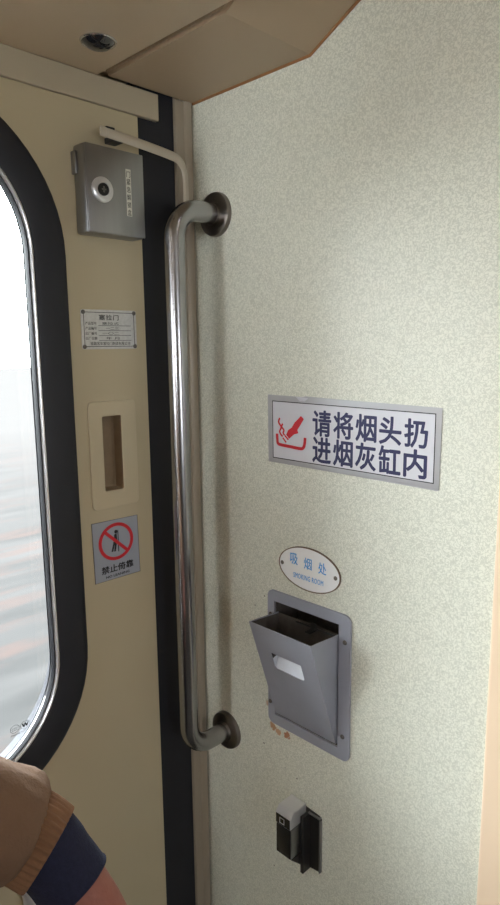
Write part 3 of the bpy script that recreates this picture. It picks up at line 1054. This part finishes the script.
for s, S, E_, W_ in ((-1, SHL, ELL, WRI), (1, SHR, ELR, WRR)):
    sweep(bm, [S - Vector((s * 0.06, 0, 0)), S, S.lerp(E_, 0.5), E_, SLE if s < 0 else E_.lerp(W_, 0.5), RIE if s < 0 else E_.lerp(W_, 0.8), W_], [0.05, 0.055, 0.046, 0.036, 0.024, 0.018, 0.016], 16, (0, 1, 0))
for s in (-1, 1):
    sweep(bm, [(PX + s * 0.08, PY, 0.90), (PX + s * 0.085, PY + 0.01, 0.70), (PX + s * 0.09, PY + 0.012, 0.48), (PX + s * 0.09, PY - 0.01, 0.30), (PX + s * 0.09, PY - 0.02, 0.07)], [0.085, 0.075, 0.055, 0.052, 0.036], 18, (0, 1, 0))
    ball(bm, (PX + s * 0.09, PY + 0.045, 0.045), 0.040, 0.105, 0.032)
bodym = remeshed(bm, 0.007, 5)
bm = bmesh.new()
hd = (rt * 0.26 - up * 0.96 + fw * 0.08).normalized()
hand(bm, WRI, hd, -fw + rt * 0.25, -rt, RIE)
lh = remeshed(bm, 0.0024, 4)
bm = bmesh.new()
hand(bm, WRR, Vector((0.02, 0.15, -1)), Vector((1, 0, 0)), Vector((0, 1, 0)), ELR.lerp(WRR, 0.6))
rh = remeshed(bm, 0.003, 4)
me = join([bodym, lh, rh])
for p in me.polygons:
    p.use_smooth = True
link('body', me, 'skin', per)


def fold(amp, fr, seed=0.0):
    def f(i, g, p):
        return 1 + amp * noise.noise(Vector((p.x * fr + seed, p.y * fr, p.z * fr))) + amp * 0.5 * noise.noise(Vector((p.x * fr * 2.7, p.y * fr * 2.7 + seed, p.z * fr * 2.7)))
    return f


bm = bmesh.new()
sweep(bm, [(PX, PY, 0.84), (PX, PY, 0.87), (PX, PY, 0.98), (PX, PY, 1.1), (PX, PY, 1.22), (PX, PY, 1.33), (PX, PY, 1.40), (PX, PY - 0.005, 1.435), (PX, PY - 0.01, 1.475)],
      [(0.125, 0.175), (0.135, 0.19), (0.14, 0.195), (0.135, 0.19), (0.14, 0.20), (0.13, 0.205), (0.105, 0.175), (0.08, 0.10), (0.068, 0.07)], 40, (0, 1, 0), mod=fold(0.06, 9))
E1 = ELL + Vector((-0.004, 0.004, -0.004))
ax = (SLE - E1).normalized()
sp = smooth_path([SHL - Vector((-0.07, 0, -0.01)), SHL, SHL.lerp(E1, 0.5), E1, E1.lerp(SLE, 0.35), E1.lerp(SLE, 0.62)], 5)
n_ = len(sp)
rad = [0.085 - 0.035 * min(1, i / (n_ - 1) * 1.1) for i in range(n_)]
tail = [(0.74, 0.0500), (0.82, 0.0505), (0.90, 0.0510), (0.96, 0.0500), (1.0, 0.0475), (1.018, 0.0435), (1.02, 0.0400), (0.99, 0.0385)]
for t_, r_ in tail:
    sp.append(E1.lerp(SLE, t_))
    rad.append(r_)
# keep the fold-under ring from flipping the sweep frame: build the tail by explicit rings
tube, tr_ = sp[:n_ + 6], rad[:n_ + 6]
fl_ = fold(0.13, 24, 5.3)


def sleeve_mod(i, g, p):
    t = max(0.0, min(1.0, (i - n_ * 0.55) / (n_ * 0.5)))
    pl_ = math.cos(7 * g + 1.3 * math.sin(2 * g)) + 0.6 * math.cos(11 * g + 2.0)
    diag = noise.noise(Vector((g * 1.6, i * 0.22 + g * 1.1, 2.7)))
    return fl_(i, g, p) + 0.016 * t * pl_ + 0.05 * diag


sweep(bm, tube, tr_, 128, (0, 0, 1), mod=sleeve_mod)
E2 = SHR.lerp(ELR, 1.0)
sp2 = smooth_path([SHR + Vector((-0.07, 0, 0.01)), SHR, SHR.lerp(E2, 0.5), E2, E2.lerp(WRR, 0.5), E2.lerp(WRR, 0.86)], 5)
sweep(bm, sp2, [0.085 - 0.032 * i / (len(sp2) - 1) for i in range(len(sp2))], 32, (0, 1, 0), mod=fold(0.08, 16, 1.1))
jk = obj('jacket', bm, 'jacket', per, smooth='all')
# brown ribbed cuff
bm = bmesh.new()
cd = (RIE - SLE).normalized()
st = SLE - ax * 0.012
rb_p = [st, SLE, SLE.lerp(RIE, 0.35), SLE.lerp(RIE, 0.7), RIE + cd * 0.002, RIE + cd * 0.0035]
rb_r = [0.0375, 0.0395, 0.0400, 0.0398, 0.0385, 0.0355]
rb_p = smooth_path(rb_p, 4)
rb_r2 = []
for i in range(len(rb_p)):
    f_ = i / (len(rb_p) - 1) * 5
    k_ = min(int(f_), 4)
    rb_r2.append(rb_r[k_] + (rb_r[k_ + 1] - rb_r[k_]) * (f_ - k_))
sweep(bm, rb_p, rb_r2, 288, (0, 0, 1), mod=lambda i, g, p: 1 + 0.032 * math.cos(36 * g) + 0.03 * noise.noise(p * 40))
obj('ribbed_cuff', bm, 'rib', per, smooth='all')
bm = bmesh.new()
sweep(bm, [E2.lerp(WRR, 0.84), E2.lerp(WRR, 0.96)], [0.042, 0.036], 120, (0, 1, 0), mod=lambda i, g, p: 1 + 0.022 * math.cos(30 * g))
obj('ribbed_cuff', bm, 'rib', per, smooth='all')
# navy inner cuff
bm = bmesh.new()
nd = (WRI - RIE).normalized()
np_ = smooth_path([RIE - nd * 0.012, RIE + nd * 0.004, RIE.lerp(WRI, 0.5), RIE.lerp(WRI, 0.92), WRI, WRI + nd * 0.002], 4)
nr = [0.0338 + 0.0008 * math.sin(i * 0.5) for i in range(len(np_))]
nr[-1] = 0.0315
sweep(bm, np_, nr, 64, (0, 0, 1), mod=fold(0.05, 26, 7.0))
obj('navy_cuff', bm, 'knit', per, smooth='all')
bm = bmesh.new()
for s in (-1, 1):
    sweep(bm, [(PX + s * 0.075, PY, 0.92), (PX + s * 0.085, PY + 0.01, 0.70), (PX + s * 0.09, PY + 0.012, 0.48), (PX + s * 0.09, PY - 0.005, 0.28), (PX + s * 0.09, PY - 0.01, 0.055)], [(0.115, 0.10), (0.10, 0.092), (0.08, 0.078), (0.074, 0.07), (0.07, 0.066)], 28, (0, 1, 0), mod=fold(0.06, 12))
obj('trousers', bm, 'trousers', per, smooth='all')
for s in (-1, 1):
    bm = bmesh.new()
    ball(bm, (PX + s * 0.09, PY + 0.045, 0.045), 0.050, 0.135, 0.048)
    for v in bm.verts:
        v.co.z = max(v.co.z, 0.0005)
    obj('shoe', bm, 'shoe', per, smooth='all')
bm = bmesh.new()
ball(bm, (PX, PY - 0.004, 1.636), 0.082, 0.094, 0.104)
for v in [v for v in bm.verts if v.co.z < 1.600 - 0.0 * v.co.y or (v.co.y > PY + 0.062 and v.co.z < 1.665)]:
    v.co = Vector((PX, PY + 0.01, 1.62)) + (v.co - Vector((PX, PY + 0.01, 1.62))) * 0.72
obj('hair', bm, 'hair', per, smooth='all')
